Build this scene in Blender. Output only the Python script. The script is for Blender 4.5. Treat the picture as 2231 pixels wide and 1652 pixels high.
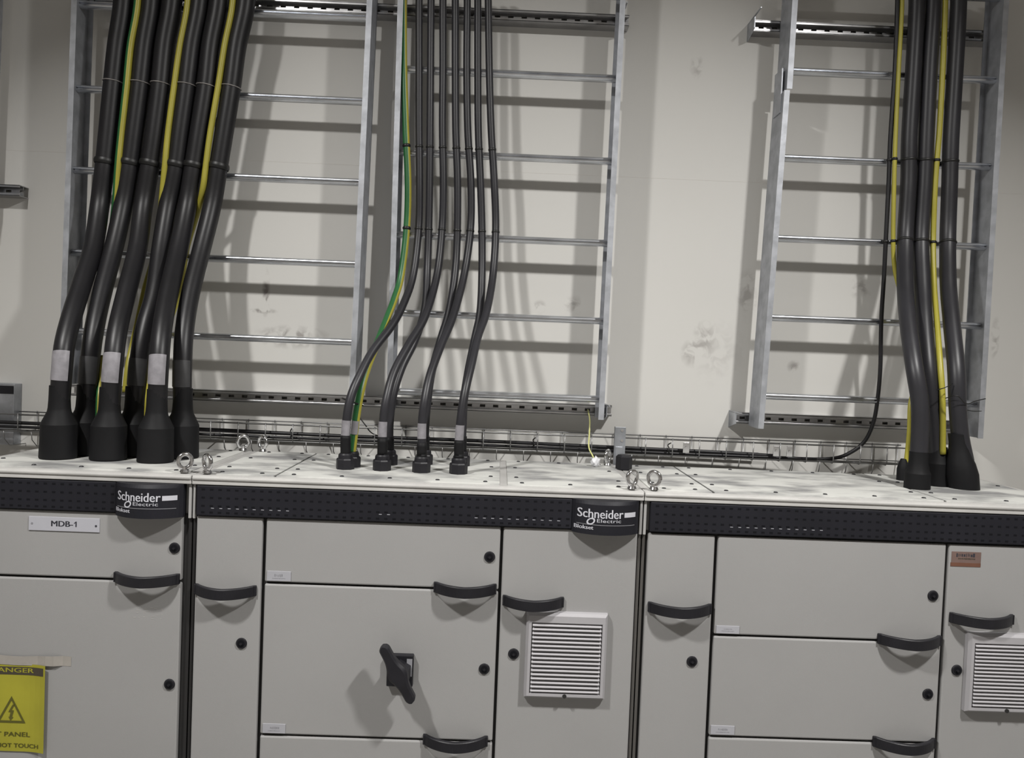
import bpy, bmesh, math, random
from math import pi, radians, sin, cos, sqrt
from mathutils import Vector, Matrix
for o in list(bpy.data.objects): bpy.data.objects.remove(o)
SC = bpy.context.scene
COL = SC.collection
RND = random.Random(5)

# ------------------------------------------------------------------ camera
IW, IH, FPX = 2231, 1652, 1735.0
CAM = Vector((0.0, -2.33, 2.582))
def _axes():
    a, b, r = (1090-IW/2)/FPX, -(773-IH/2)/FPX, radians(2.25)
    y = Vector((a, b, 1)).normalized()
    z = Vector((sin(r), cos(r), 0)); z = (z - y*z.dot(y)).normalized()
    x = y.cross(z)
    if x.x < 0: x = -x
    return x, y, z                       # world axes seen in camera coordinates (right, up, forward)
_x, _y, _z = _axes()
RIGHT = Vector((_x[0], _y[0], _z[0])); UP = Vector((_x[1], _y[1], _z[1])); FWD = Vector((_x[2], _y[2], _z[2]))
cd = bpy.data.cameras.new('camera'); cam = bpy.data.objects.new('camera', cd); COL.objects.link(cam)
cd.sensor_fit = 'HORIZONTAL'; cd.sensor_width = 36; cd.lens = 36*FPX/IW; cd.clip_start = .05
cam.matrix_world = Matrix(((RIGHT.x, UP.x, -FWD.x, CAM.x), (RIGHT.y, UP.y, -FWD.y, CAM.y), (RIGHT.z, UP.z, -FWD.z, CAM.z), (0, 0, 0, 1)))
SC.camera = cam
def at(px, py, Y):                       # the point of depth Y that the photograph shows at a pixel
    d = RIGHT*((px-IW/2)/FPX) + UP*(-(py-IH/2)/FPX) + FWD
    return CAM + d*((Y-CAM.y)/d.y)

# ------------------------------------------------------------------ world, lamps, exposure
w = bpy.data.worlds.new('world'); SC.world = w; w.use_nodes = True
w.node_tree.nodes['Background'].inputs[0].default_value = (.9, .92, 1, 1)
w.node_tree.nodes['Background'].inputs[1].default_value = 0.05
vs = SC.view_settings
vs.view_transform = 'Standard'; vs.look = 'None'; vs.gamma = 1; vs.use_curve_mapping = False; vs.exposure = -0.13
LAMPS = [(1.75, -1.8, 184), (-1.65, -1.8, 162)]
LZ = 4.85
TGT = (0.15, -1.95)
for i, (lx, ly, e) in enumerate(LAMPS):
    ld = bpy.data.lights.new('lamp_light', 'AREA'); ld.shape = 'DISK'; ld.size = .27; ld.energy = e
    ld.color = (1, .985, .955); ld.spread = radians(138)
    lo = bpy.data.objects.new('lamp_light', ld); COL.objects.link(lo); lo.location = (lx, ly, LZ)
    lo.rotation_euler = Vector((TGT[0]-lx, TGT[1]-ly, -LZ)).to_track_quat('-Z', 'Y').to_euler()

# ------------------------------------------------------------------ materials
def mat(name, col, rough=.5, metal=0.0, noise=0, nscale=8, col2=None, bump=0, bscale=60, spec=.5, thr=None, stretch=(1, 1, 1)):
    m = bpy.data.materials.new(name); m.use_nodes = True
    nt = m.node_tree; b = nt.nodes['Principled BSDF']
    b.inputs['Base Color'].default_value = (*col, 1); b.inputs['Roughness'].default_value = rough
    b.inputs['Metallic'].default_value = metal; b.inputs['Specular IOR Level'].default_value = spec
    tc = nt.nodes.new('ShaderNodeTexCoord')
    mp = nt.nodes.new('ShaderNodeMapping'); mp.inputs['Scale'].default_value = stretch
    nt.links.new(tc.outputs['Object'], mp.inputs[0])
    n = nt.nodes.new('ShaderNodeTexNoise'); n.inputs['Scale'].default_value = nscale; n.inputs['Detail'].default_value = 6
    nt.links.new(mp.outputs[0], n.inputs['Vector'])
    r = nt.nodes.new('ShaderNodeValToRGB')
    lo, hi = thr if thr else (.35, .65)
    r.color_ramp.elements[0].position = lo; r.color_ramp.elements[1].position = hi
    c2 = col2 if col2 else tuple(c*(1-noise) for c in col)
    r.color_ramp.elements[0].color = (*c2, 1); r.color_ramp.elements[1].color = (*col, 1)
    nt.links.new(n.outputs[0], r.inputs[0]); nt.links.new(r.outputs[0], b.inputs['Base Color'])
    if bump:
        n2 = nt.nodes.new('ShaderNodeTexNoise'); n2.inputs['Scale'].default_value = bscale
        nt.links.new(mp.outputs[0], n2.inputs['Vector'])
        bp = nt.nodes.new('ShaderNodeBump'); bp.inputs['Strength'].default_value = bump; bp.inputs['Distance'].default_value = .002
        nt.links.new(n2.outputs[0], bp.inputs['Height']); nt.links.new(bp.outputs[0], b.inputs['Normal'])
    return m
M = {
 'door': mat('door_paint', (.310, .306, .304), .42, noise=.05, nscale=2.5, bump=.12, bscale=500),
 'frame': mat('frame_paint', (.36, .355, .35), .4, noise=.10, nscale=5),
 'roof': mat('dusty_roof', (.56, .56, .535), .55, noise=.0, nscale=5.0, col2=(.23, .23, .23), thr=(.37, .56), stretch=(1, 1.7, 1)),
 'edge': mat('roof_edge', (.50, .49, .475), .3, noise=.15, nscale=9),
 'fascia': mat('fascia_black', (.014, .014, .019), .55, noise=.2, nscale=6, spec=.25),
 'recess': mat('recess_grey', (.075, .07, .065), .6),
 'gasket': mat('gasket_black', (.015, .014, .014), .7, noise=.2),
 'plastic': mat('black_plastic', (.015, .0145, .018), .45, spec=.3, noise=.25, nscale=15),
 'hole': mat('hole_dark', (.008, .008, .010), .9, spec=.1),
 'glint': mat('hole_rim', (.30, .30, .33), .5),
 'print': mat('white_print', (.55, .55, .60), .5, noise=.1),
 'ink': mat('black_ink', (.03, .03, .04), .6, noise=.1),
 'grey_ink': mat('grey_ink', (.25, .25, .27), .6, noise=.1),
 'plate': mat('name_plate', (.43, .43, .47), .35, noise=.05),
 'label': mat('paper_label', (.37, .37, .40), .5, noise=.05),
 'grille': mat('grille_plastic', (.37, .36, .375), .45, noise=.05),
 'galv': mat('galvanised_steel', (.50, .52, .56), .42, .85, noise=.35, nscale=14, bump=.15, bscale=90),
 'galvd': mat('galvanised_rail', (.46, .475, .51), .5, .55, noise=.25, nscale=22, bump=.2, bscale=70),
 'rung': mat('rung_steel', (.74, .76, .80), .27, .92, noise=.2, nscale=10, bump=.35, bscale=14),
 'strut': mat('strut_steel', (.50, .50, .51), .30, .9, noise=.25, nscale=12, bump=.3, bscale=16),
 'wire': mat('wire_zinc', (.30, .30, .30), .4, .8, noise=.2),
 'chrome': mat('bright_zinc', (.75, .75, .76), .15, 1.0, noise=.1, nscale=30),
 'cable': mat('cable_black', (.013, .0125, .0145), .42, spec=.38, noise=.3, nscale=6, bump=.15, bscale=30),
 'cable_dusty': mat('cable_dusty_black', (.024, .0235, .028), .42, spec=.42, noise=.3, nscale=6),
 'boot': mat('boot_rubber', (.009, .009, .010), .6, spec=.2, noise=.25, nscale=10, bump=.3, bscale=40),
 'tie': mat('tie_black', (.006, .006, .006), .45),
 'tie_pale': mat('tie_pale', (.32, .30, .29), .4, noise=.4, nscale=60),
 'sleeve': mat('marker_sleeve', (.27, .26, .28), .45, noise=.25, nscale=40),
 'sleeve_dark': mat('marker_sleeve_dark', (.045, .045, .047), .5, noise=.2, nscale=40),
 'yellow': mat('earth_yellow', (.38, .34, .045), .4, noise=.12, nscale=10),
 'lemon': mat('wire_lemon', (.62, .62, .25), .4, noise=.1),
 'green': mat('earth_green', (.020, .12, .035), .4, noise=.2, nscale=10),
 'sign_yellow': mat('sign_yellow', (.36, .335, .03), .55, noise=.12, nscale=9),
 'sign_black': mat('sign_black', (.055, .045, .03), .55),
 'sign_ink': mat('sign_ink', (.09, .085, .012), .55),
 'tape': mat('masking_tape', (.35, .325, .295), .5, noise=.12, nscale=30),
 'sticker': mat('sticker_faded', (.17, .11, .095), .6, noise=.2, nscale=20),
 'sticker_red': mat('sticker_red', (.15, .065, .04), .6, noise=.2, nscale=20),
 'foil': mat('clear_plastic', (.75, .75, .78), .2, noise=.2, nscale=40),
 'cream': mat('cream_plastic', (.60, .57, .50), .5, noise=.1),
 'joint': mat('wall_joint', (.60, .58, .55), .6),
 'scuff': mat('scuff_grey', (.40, .385, .37), .5, noise=.15, nscale=60),
 'floor': mat('floor_epoxy', (.28, .275, .265), .4, noise=.1, nscale=3),
 'ceil': mat('ceiling_paint', (.60, .575, .545), .8, noise=.05),
 'lampbody': mat('lamp_body', (.6, .6, .6), .4),
}
def emis():
    m = bpy.data.materials.new('lamp_glass'); m.use_nodes = True
    b = m.node_tree.nodes['Principled BSDF']
    b.inputs['Emission Color'].default_value = (1, .96, .9, 1); b.inputs['Emission Strength'].default_value = 6
    return m
M['lampglass'] = emis()
def wall_mat():
    m = bpy.data.materials.new('wall_paint'); m.use_nodes = True
    nt = m.node_tree; b = nt.nodes['Principled BSDF']; b.inputs['Roughness'].default_value = .6
    N = nt.nodes.new; L = nt.links.new
    tc = N('ShaderNodeTexCoord'); base = None
    n = N('ShaderNodeTexNoise'); n.inputs['Scale'].default_value = 1.5; L(tc.outputs['Object'], n.inputs[0])
    r = N('ShaderNodeValToRGB'); r.color_ramp.elements[0].color = (.565, .555, .53, 1); r.color_ramp.elements[1].color = (.615, .605, .58, 1)
    L(n.outputs[0], r.inputs[0]); cur = r.outputs[0]
    nz = N('ShaderNodeTexNoise'); nz.inputs['Scale'].default_value = 22; nz.inputs['Detail'].default_value = 7; nz.inputs['Distortion'].default_value = .8
    L(tc.outputs['Object'], nz.inputs[0])
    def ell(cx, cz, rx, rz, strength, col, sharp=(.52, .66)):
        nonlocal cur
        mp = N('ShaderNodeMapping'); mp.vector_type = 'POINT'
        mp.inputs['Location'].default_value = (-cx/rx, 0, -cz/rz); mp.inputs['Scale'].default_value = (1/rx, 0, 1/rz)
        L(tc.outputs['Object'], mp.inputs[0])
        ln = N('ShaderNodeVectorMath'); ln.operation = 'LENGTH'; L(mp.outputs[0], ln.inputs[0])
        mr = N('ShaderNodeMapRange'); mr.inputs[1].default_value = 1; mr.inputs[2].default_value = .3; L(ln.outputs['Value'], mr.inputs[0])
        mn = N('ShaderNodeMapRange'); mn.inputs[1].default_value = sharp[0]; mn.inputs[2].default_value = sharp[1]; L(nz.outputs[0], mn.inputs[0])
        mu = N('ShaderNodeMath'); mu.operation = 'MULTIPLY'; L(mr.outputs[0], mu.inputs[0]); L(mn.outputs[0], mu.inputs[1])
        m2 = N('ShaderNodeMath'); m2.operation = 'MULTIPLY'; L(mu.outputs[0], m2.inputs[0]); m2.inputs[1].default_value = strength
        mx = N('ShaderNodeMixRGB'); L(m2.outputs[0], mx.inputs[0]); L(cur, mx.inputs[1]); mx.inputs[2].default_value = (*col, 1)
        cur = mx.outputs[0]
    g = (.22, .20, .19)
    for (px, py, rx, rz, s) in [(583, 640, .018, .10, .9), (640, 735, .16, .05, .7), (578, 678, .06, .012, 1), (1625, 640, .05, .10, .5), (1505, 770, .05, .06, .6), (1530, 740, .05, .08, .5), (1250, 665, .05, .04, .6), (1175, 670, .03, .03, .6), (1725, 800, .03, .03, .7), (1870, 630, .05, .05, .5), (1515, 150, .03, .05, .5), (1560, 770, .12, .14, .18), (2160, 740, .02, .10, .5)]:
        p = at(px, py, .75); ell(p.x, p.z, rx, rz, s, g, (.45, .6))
    L(cur, b.inputs['Base Color'])
    return m
M['wall'] = wall_mat()

# ------------------------------------------------------------------ mesh helpers
class MB:
    def __init__(s): s.v = []; s.f = []; s.m = []; s.mats = []; s.smooth = []
    def mi(s, m):
        if m not in s.mats: s.mats.append(m)
        return s.mats.index(m)
    def add(s, vs_, fs, m, smooth=False):
        k = len(s.v); s.v += [tuple(v) for v in vs_]
        mm = s.mi(m) if isinstance(m, str) else None
        for i, f in enumerate(fs):
            s.f.append(tuple(k+j for j in f)); s.m.append(mm if mm is not None else s.mi(m[i])); s.smooth.append(smooth)
        return s
    def box(s, x0, x1, y0, y1, z0, z1, m, bev=0):
        bm = bmesh.new()
        bmesh.ops.create_cube(bm, size=1)
        for v in bm.verts: v.co = Vector(((x0+x1)/2+v.co.x*(x1-x0), (y0+y1)/2+v.co.y*(y1-y0), (z0+z1)/2+v.co.z*(z1-z0)))
        if bev: bmesh.ops.bevel(bm, geom=list(bm.edges), offset=bev, segments=2, affect='EDGES', profile=.5)
        return s.bm(bm, m)
    def bm(s, bm, m, smooth=False, mw=None):
        if mw is not None: bm.transform(mw)
        bm.verts.index_update()
        vs_ = [v.co.copy() for v in bm.verts]; fs = [[v.index for v in f.verts] for f in bm.faces]; bm.free()
        return s.add(vs_, fs, m, smooth)
    def prism(s, prof, a, b, m, smooth=False):          # prof: points of the section at end a; b = offset vector to the other end (or second profile)
        n = len(prof); p2 = [Vector(p)+Vector(b) for p in prof] if a is None else a
        vs_ = [Vector(p) for p in prof]+p2
        fs = [(i, (i+1) % n, n+(i+1) % n, n+i) for i in range(n)]+[tuple(range(n))[::-1], tuple(range(n, 2*n))]
        return s.add(vs_, fs, m, smooth)
    def tube(s, pts, rad, m, seg=16, caps=True, split=None, arc=None, gfrac=1.0):
        pts = [Vector(p) for p in pts]; n = len(pts)
        rs = rad if isinstance(rad, (list, tuple)) else [rad]*n
        t0 = (pts[1]-pts[0]).normalized()
        nr = Vector((0, -1, 0)); nr = nr-t0*nr.dot(t0)
        if nr.length < .1: nr = Vector((0, 0, 1))-t0*t0.z
        nr.normalize(); vs_ = []
        for i in range(n):
            t = (pts[min(i+1, n-1)]-pts[max(i-1, 0)]).normalized()
            nr = (nr-t*nr.dot(t)).normalized(); bn = t.cross(nr)
            for j in range(seg):
                if arc: a = -arc/2+arc*j/(seg-1)
                else: a = 2*pi*j/seg
                vs_.append(pts[i]+(nr*cos(a)+bn*sin(a))*rs[i])
        fs = []; ms = []
        for i in range(n-1):
            for j in range(seg-1 if arc else seg):
                k = (j+1) % seg
                fs.append((i*seg+j, i*seg+k, (i+1)*seg+k, (i+1)*seg+j))
                if split: ms.append(split[0] if ((j+.5) < seg/2 or (j+.5) > seg*gfrac) else split[1])
        if caps and not arc:
            fs += [tuple(range(seg)), tuple(range((n-1)*seg, n*seg))[::-1]]
            if split: ms += [split[0]]*2
        s.add(vs_, fs, ms if split else m, True)
        return s
    def cyl(s, c, r, h, axis, m, seg=20, r2=None):
        c = Vector(c); d = {'x': Vector((1, 0, 0)), 'y': Vector((0, 1, 0)), 'z': Vector((0, 0, 1))}[axis]
        u = Vector((0, 0, 1)) if axis == 'y' else (Vector((0, 1, 0)) if axis == 'x' else Vector((1, 0, 0))); v = d.cross(u)
        r2 = r if r2 is None else r2
        a = [c+(u*cos(2*pi*i/seg)+v*sin(2*pi*i/seg))*r for i in range(seg)]; b = [c+d*h+(u*cos(2*pi*i/seg)+v*sin(2*pi*i/seg))*r2 for i in range(seg)]
        s.add(a+b, [(i, (i+1) % seg, seg+(i+1) % seg, seg+i) for i in range(seg)]+[tuple(range(seg))[::-1], tuple(range(seg, 2*seg))], m)
        return s
    def build(s, name, parent=None, label=None):
        me = bpy.data.meshes.new(name); me.from_pydata(s.v, [], s.f)
        for m in s.mats: me.materials.append(M[m])
        for i, p in enumerate(me.polygons): p.material_index = s.m[i]; p.use_smooth = s.smooth[i]
        me.update()
        bm = bmesh.new(); bm.from_mesh(me); bmesh.ops.recalc_face_normals(bm, faces=bm.faces); bm.to_mesh(me); bm.free()
        o = bpy.data.objects.new(name, me); COL.objects.link(o)
        if parent is not None:
            o.parent = parent; o.matrix_parent_inverse = Matrix.Translation(-world_loc(parent))
        if label: o['label'] = label
        return o
def world_loc(o):
    l = Vector(o.location)
    while o.parent: 
        return Vector((0, 0, 0)) if o.type == 'MESH' else l
    return l
def thing(name, label, cat, loc=(0, 0, 0), group=None):
    o = bpy.data.objects.new(name, None); o.empty_display_size = .05; COL.objects.link(o); o.location = loc
    o['label'] = label; o['category'] = cat
    if group: o['group'] = group
    return o
def tag(o, label, cat, group=None):
    o['label'] = label; o['category'] = cat
    if group: o['group'] = group
    return o
def struct(o): o['kind'] = 'structure'; return o

_tc = {}
def text_mesh(s):
    if s in _tc: return _tc[s]
    c = bpy.data.curves.new('t', 'FONT'); c.body = s; c.resolution_u = 3
    o = bpy.data.objects.new('t', c); COL.objects.link(o)
    bpy.context.view_layer.update()
    me = bpy.data.meshes.new_from_object(o.evaluated_get(bpy.context.evaluated_depsgraph_get()))
    vs_ = [v.co.copy() for v in me.vertices]; fs = [tuple(p.vertices) for p in me.polygons]
    bpy.data.objects.remove(o); bpy.data.meshes.remove(me)
    x0 = min(v.x for v in vs_); x1 = max(v.x for v in vs_); y0 = min(v.y for v in vs_); y1 = max(v.y for v in vs_)
    _tc[s] = ([((v.x-x0)/(x1-x0), (v.y-y0)/(y1-y0)) for v in vs_], fs)
    return _tc[s]
def text(mb, s, x0, x1, z0, z1, yf, m, bold=0):
    vv, fs = text_mesh(s)
    f = yf if callable(yf) else (lambda x: yf)
    for dx in ([0] if not bold else [-bold, 0, bold]):
        mb.add([(x0+u*(x1-x0)+dx, f(x0+u*(x1-x0)+dx)-(.00005 if dx > 0 else 0), z0+v*(z1-z0)) for u, v in vv], fs, m)

def strokes(mb, x0, x1, z0, z1, y, m):        # worn print, too faint to read
    x = x0; h = z1-z0
    while x < x1:
        w_ = RND.uniform(.12, .5)*h; a = z0+RND.uniform(0, .25)*h; b = z1-RND.uniform(0, .3)*h
        mb.add([(x, y, a), (x+w_, y, a), (x+w_, y, b), (x, y, b)], [(0, 1, 2, 3)], m); x += w_+RND.uniform(.1, .3)*h

def spline(cp, n=8):
    P = [Vector(p) for p in cp]; P = [P[0]*2-P[1]]+P+[P[-1]*2-P[-2]]; out = []
    for i in range(1, len(P)-2):
        for k in range(n):
            t = k/n; a, b, c, d = P[i-1:i+3]
            out.append(.5*((2*b)+(c-a)*t+(2*a-5*b+4*c-d)*t*t+(3*b-a-3*c+d)*t**3))
    out.append(P[-2]); return out

# ------------------------------------------------------------------ the room
WY = .728
struct(MB().box(-4.2, 4.2, WY, WY+.15, 0, 5.1, 'wall').build('wall_back'))
struct(MB().box(-4.2, 4.2, -5.5, WY+.15, -.1, 0, 'floor').build('floor'))
struct(MB().box(-4.2, 4.2, -5.5, WY+.15, 5.1, 5.2, 'ceil').build('ceiling'))
struct(MB().box(-4.35, -4.2, -5.5, WY+.15, 0, 5.1, 'ceil').build('wall_left'))
struct(MB().box(4.2, 4.35, -5.5, WY+.15, 0, 5.1, 'ceil').build('wall_right'))
struct(MB().box(-4.2, 4.2, -5.65, -5.5, 0, 5.1, 'ceil').build('wall_front'))
struct(MB().box(-4.2, 4.2, WY-.0004, WY, 3.2792, 3.2808, 'joint').build('trim_1'))
for i, (lx, ly, e) in enumerate(LAMPS):
    t = thing('ceiling_lamp', ['round ceiling lamp to the right above the switchboards', 'round ceiling lamp to the left above the switchboards'][i], 'lamp', (lx, ly, 4.86))
    MB().cyl((lx, ly, 4.87), .24, .07, 'z', 'lampbody', 32, .16).cyl((lx, ly, 4.94), .03, .16, 'z', 'lampbody', 12).build('lamp_housing', t)
    MB().cyl((lx, ly, 4.862), .19, .008, 'z', 'lampglass', 32).build('diffuser', t)

# ------------------------------------------------------------------ switchboard cabinets
TOP = 2.2
FZ0, FZ1 = 2.079, 2.170          # fascia
def door(cab, x0, x1, z0, z1, handle=None, lock=None, label=None):
    mb = MB().box(x0, x1, -.002, .016, z0, z1, 'door', .0045)
    d = mb.build('door', cab)
    if lock:
        lx, lz = lock
        MB().cyl((lx, -.002, lz), .0165, -.004, 'y', 'plastic', 24, .0145).cyl((lx, -.0061, lz), .0105, -.0006, 'y', 'hole', 20).cyl((lx, -.0068, lz), .0045, -.004, 'y', 'plastic', 4).build('lock', d)
    if handle:
        a, b, z = handle; make_handle(d, a, b, z)
    if label:
        lx0, lx1, lz0, lz1 = label
        q = MB().box(lx0, lx1, -.0045, -.002, lz0, lz1, 'label', .0006)
        strokes(q, lx0+.022, lx1-.022, lz0+.012, lz1-.008, -.0047, 'grey_ink')
        strokes(q, lx0+.016, lx1-.016, lz0+.006, lz0+.009, -.0047, 'grey_ink')
        q.build('label_plate', d)
    return d
def arc_y(u, depth): return -depth*(1-(2*u-1)**2)**.8
def make_handle(parent, a, b, z, h=.031, depth=.050):
    n = 24; vs_ = []; th = .013
    for i in range(n+1):
        u = i/n; x = a+(b-a)*u; y = arc_y(u, depth)-.002
        zz = z - 0.003*(1-abs(2*u-1))
        hh = h*(.78+.22*abs(2*u-1)**.5) if False else h
        for (dy, dz) in ((0, -hh/2+.002), (0, hh/2-.002), (.002, hh/2), (th, hh/2), (th, -hh/2), (.002, -hh/2)):
            vs_.append((x, min(y+dy, .001), zz+dz))
    k = 6; fs = []
    for i in range(n):
        for j in range(k): fs.append((i*k+j, i*k+(j+1) % k, (i+1)*k+(j+1) % k, (i+1)*k+j))
    fs += [tuple(range(k)), tuple(range(n*k, n*k+k))]
    mb = MB().add(vs_, fs, 'plastic')
    mb.box(a, a+.008, -.010, 0, z-h/2+.001, z+h/2-.001, 'plastic', .001).box(b-.008, b, -.010, 0, z-h/2+.001, z+h/2-.001, 'plastic', .001)
    return mb.build('handle', parent)
def fascia(cab, x0, x1, logo=None, rows=((0, .9), (1, 0), (2, 0), (3, 0)), glint=()):
    xe = logo[0] if logo else x1
    mb = MB().box(x0, xe, -.010, .012, FZ0, FZ1-.002, 'fascia', .003)
    f = mb.build('perforated_fascia', cab)
    hb = MB(); gl = MB(); n = int((xe-x0-.03)/.0242)
    for r, zz in enumerate((FZ1-.014, FZ1-.038, FZ1-.062, FZ0+.010)):
        for i in range(n+1):
            x = x0+.02+i*.0242
            hb.add([(x-.005, -.0103, zz-.0028), (x+.005, -.0103, zz-.0028), (x+.005, -.0103, zz+.0028), (x-.005, -.0103, zz+.0028)], [(0, 1, 2, 3)], 'hole')
    for i, x in enumerate(glint):  # light glinting in the holes, put in as pale flat marks
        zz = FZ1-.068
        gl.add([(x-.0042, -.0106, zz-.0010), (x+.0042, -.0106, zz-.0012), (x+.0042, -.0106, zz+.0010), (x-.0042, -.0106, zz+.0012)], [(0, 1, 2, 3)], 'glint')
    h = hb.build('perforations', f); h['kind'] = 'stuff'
    if glint: g = gl.build('painted_glints', f, 'pale glints painted over the holes'); g['kind'] = 'stuff'
    if logo:
        a, b = logo; n = 24; dep = .045; pr = [(a, .012), ]
        def yb(x):
            u = min(max((x-a)/(b-a), 0), 1); return -.010+arc_y(u, dep)
        xs = [a+(b-a)*i/n for i in range(n+1)]
        lo = [(x, yb(x), FZ0-.006) for x in xs]+[(b, .012, FZ0-.006), (a, .012, FZ0-.006)]
        mid = [(x, yb(x), FZ1-.010) for x in xs]+[(b, .012, FZ1-.010), (a, .012, FZ1-.010)]
        hi = [(x, max(yb(x), -.012)if False else -.010+(yb(x)+.010)*.86, FZ1) for x in xs]+[(b, .012, FZ1), (a, .012, FZ1)]
        k = len(lo); mb = MB()
        fs = [(i, (i+1) % k, k+(i+1) % k, k+i) for i in range(k)]+[(k+i, k+(i+1) % k, 2*k+(i+1) % k, 2*k+i) for i in range(k)]+[tuple(range(k)), tuple(range(2*k, 3*k))]
        mb.add(lo+mid+hi, fs, 'fascia')
        p = mb.build('badge_panel', cab, 'bulged black badge panel with white lettering')
        W_ = b-a; yf = lambda x: yb(x)-.0008
        t = MB(); zt = 2.122
        text(t, 'Schneider', a+.07*W_, a+.74*W_, zt, zt+.026, yf, 'print', .0006)
        n2 = 6; xa, xb = a+.76*W_, a+.94*W_
        vs_ = []
        for i in range(n2+1):
            x = xa+(xb-xa)*i/n2; vs_ += [(x, yf(x), zt+.003), (x, yf(x), zt+.017)]
        t.add(vs_, [(2*i, 2*i+2, 2*i+3, 2*i+1) for i in range(n2)], 'print')
        text(t, 'Electric', a+.35*W_, a+.71*W_, zt-.012, zt-.002, yf, 'print')
        # the loop hanging under the first letters
        ring = []
        for i in range(18):
            an = 2*pi*i/18
            for rr in (1, .62):
                x = a+.262*W_+.0115*rr*cos(an)+.004*sin(an)*rr; ring.append((x, yf(x), zt-.010+.0105*rr*sin(an)))
        t.add(ring, [(2*i, (2*i+2) % 36, (2*i+3) % 36, 2*i+1) for i in range(18)], 'print')
        text(t, 'Blokset', a+.03*W_, a+.30*W_, 2.088, 2.099, yf, 'print', .0004)
        vs_ = []; n3 = 14
        for i in range(n3+1):
            u = i/n3; x = a+(.06+.87*u)*W_; z = 2.103-.001*u+(-.0005)
            vs_ += [(x, yf(x), z-.0008), (x, yf(x), z+.0008)]
        t.add(vs_, [(2*i, 2*i+2, 2*i+3, 2*i+1) for i in range(n3)], 'grey_ink')
        t.build('lettering', p)
def eye(cab, x, y, ang, r=.019):
    mb = MB(); n = 22; pts = []
    for i in range(n+1):
        a = 2*pi*i/n; pts.append((x+r*cos(a)*cos(ang), y+r*cos(a)*sin(ang), TOP+.033+1.1*r*sin(a)))
    mb.tube(pts, .0062, 'chrome', 12, caps=False)
    mb.cyl((x, y, TOP+.002), .014, .007, 'z', 'chrome', 20, .011).cyl((x, y, TOP+.009), .008, .008, 'z', 'chrome', 16)
    mb.build('lifting_eye', cab, 'bright zinc lifting eye')
def roof(cab, x0, x1, plates):
    MB().box(x0, x1, -.012, .56, TOP-.030, TOP-.003, 'edge', .002).box(x0, x1, -.016, .0, TOP-.017, TOP-.006, 'edge', .004).build('roof_frame', cab)
    for (a, b) in plates:
        p = MB().box(a+.0015, b-.0015, .012, .552, TOP-.004, TOP, 'roof', .001).build('roof_plate', cab, 'dusty pale grey roof plate')
        if b < x1-.05 and b != .015: MB().box(b, b+.005, .012, .552, TOP-.006, TOP-.0022, 'gasket').build('seam_seal', cab, 'dark seam between roof plates')
        nx = max(2, int(round((b-a)/.17))+1)
        pos = []
        for i in range(nx):
            x = a+.045+(b-a-.09)*i/(nx-1); pos += [(x, .045), (x, .522)]
        for y in ((.15, .36)): pos += [(a+.03, y), (b-.03, y)]
        for x, y in pos:
            MB().cyl((x, y, TOP), .0072, .0025, 'z', 'plastic', 12, .005).build('screw', p, 'black roof screw')
def cabinet(x0, x1, label, loc):
    c = thing('switchboard_cabinet', label, 'electrical cabinet', loc, 'row of switchboard cabinets')
    MB().box(x0+.002, x1-.002, .018, .555, .0, TOP-.031, 'frame').build('carcass', c)
    MB().box(x0+.001, x1-.001, .0125, .0175, .06, FZ0-.001, 'gasket').build('gasket', c, 'black rubber gasket behind the doors')
    return c
def post(cab, x0, x1, low='gasket'):
    MB().box(x0, x1, -.004, .0124, 2.068, TOP-.031, 'frame', .002).box(x0, x1, .006, .0124, .06, 2.068, low).build('corner_post', cab)
def vent(d, x0, x1, z0, z1):
    mb = MB()
    # shallow dished frame
    o = [(x0, z0), (x1, z0), (x1, z1), (x0, z1)]; bev = .012
    def ring(y, ins, zi=0): return [(x0+ins, y, z0+ins), (x1-ins, y, z0+ins), (x1-ins, y, z1-ins-zi), (x0+ins, y, z1-ins-zi)]
    R = [ring(-.002, 0), ring(-.016, .001), ring(-.026, .008), ring(-.026, .016, .012), ring(-.012, .018, .012)]
    vs_ = sum(R, []); fs = []
    for k in range(4):
        for j in range(4): fs.append((k*4+j, k*4+(j+1) % 4, k*4+4+(j+1) % 4, k*4+4+j))
    fs.append((16, 17, 18, 19))
    mb.add(vs_, fs, 'grille')
    n = 17; a, b = z0+.026, z1-.034
    for i in range(n):
        z = a+(b-a)*i/(n-1)
        mb.prism([(x0+.019, -.027, z-.0055), (x0+.019, -.0285, z-.003), (x0+.019, -.016, z+.005), (x0+.019, -.012, z+.004)], None, (x1-x0-.038, 0, 0), 'grille')
    mb.cyl(((x0+x1)/2, -.026, z0+.0105), .006, -.003, 'y', 'gasket', 12)
    mb.build('vent_grille', d, 'pale louvred vent grille')

# cabinet one (left)
c1 = cabinet(-1.578, -.883, 'pale grey switchboard cabinet at the left, with the MDB-1 plate and the yellow danger sign', (-1.23, 0, 0))
roof(c1, -1.578, -.883, [(-1.555, -.905)])
post(c1, -.8925, -.884); post(c1, -1.577, -1.566)
fascia(c1, -1.566, -.900, (-1.100, -.905))
d = door(c1, -1.562, -.909, 1.883, 2.076, (-1.102, -.912, 1.889), (-.930, 1.979))
q = MB().box(-1.353, -1.148, -.0048, -.002, 2.017, 2.058, 'plate', .0008)
text(q, 'MDB-', -1.287, -1.225, 2.031, 2.047, -.0051, 'ink', .0008)
q.add([(x, -.0051, z) for x, z in ((-1.2175, 2.031), (-1.2140, 2.031), (-1.2140, 2.047), (-1.2168, 2.047), (-1.2215, 2.0425), (-1.2215, 2.0395), (-1.2175, 2.0425))], [(0, 1, 2, 3, 6), (3, 4, 5, 6)], 'ink')
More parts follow.
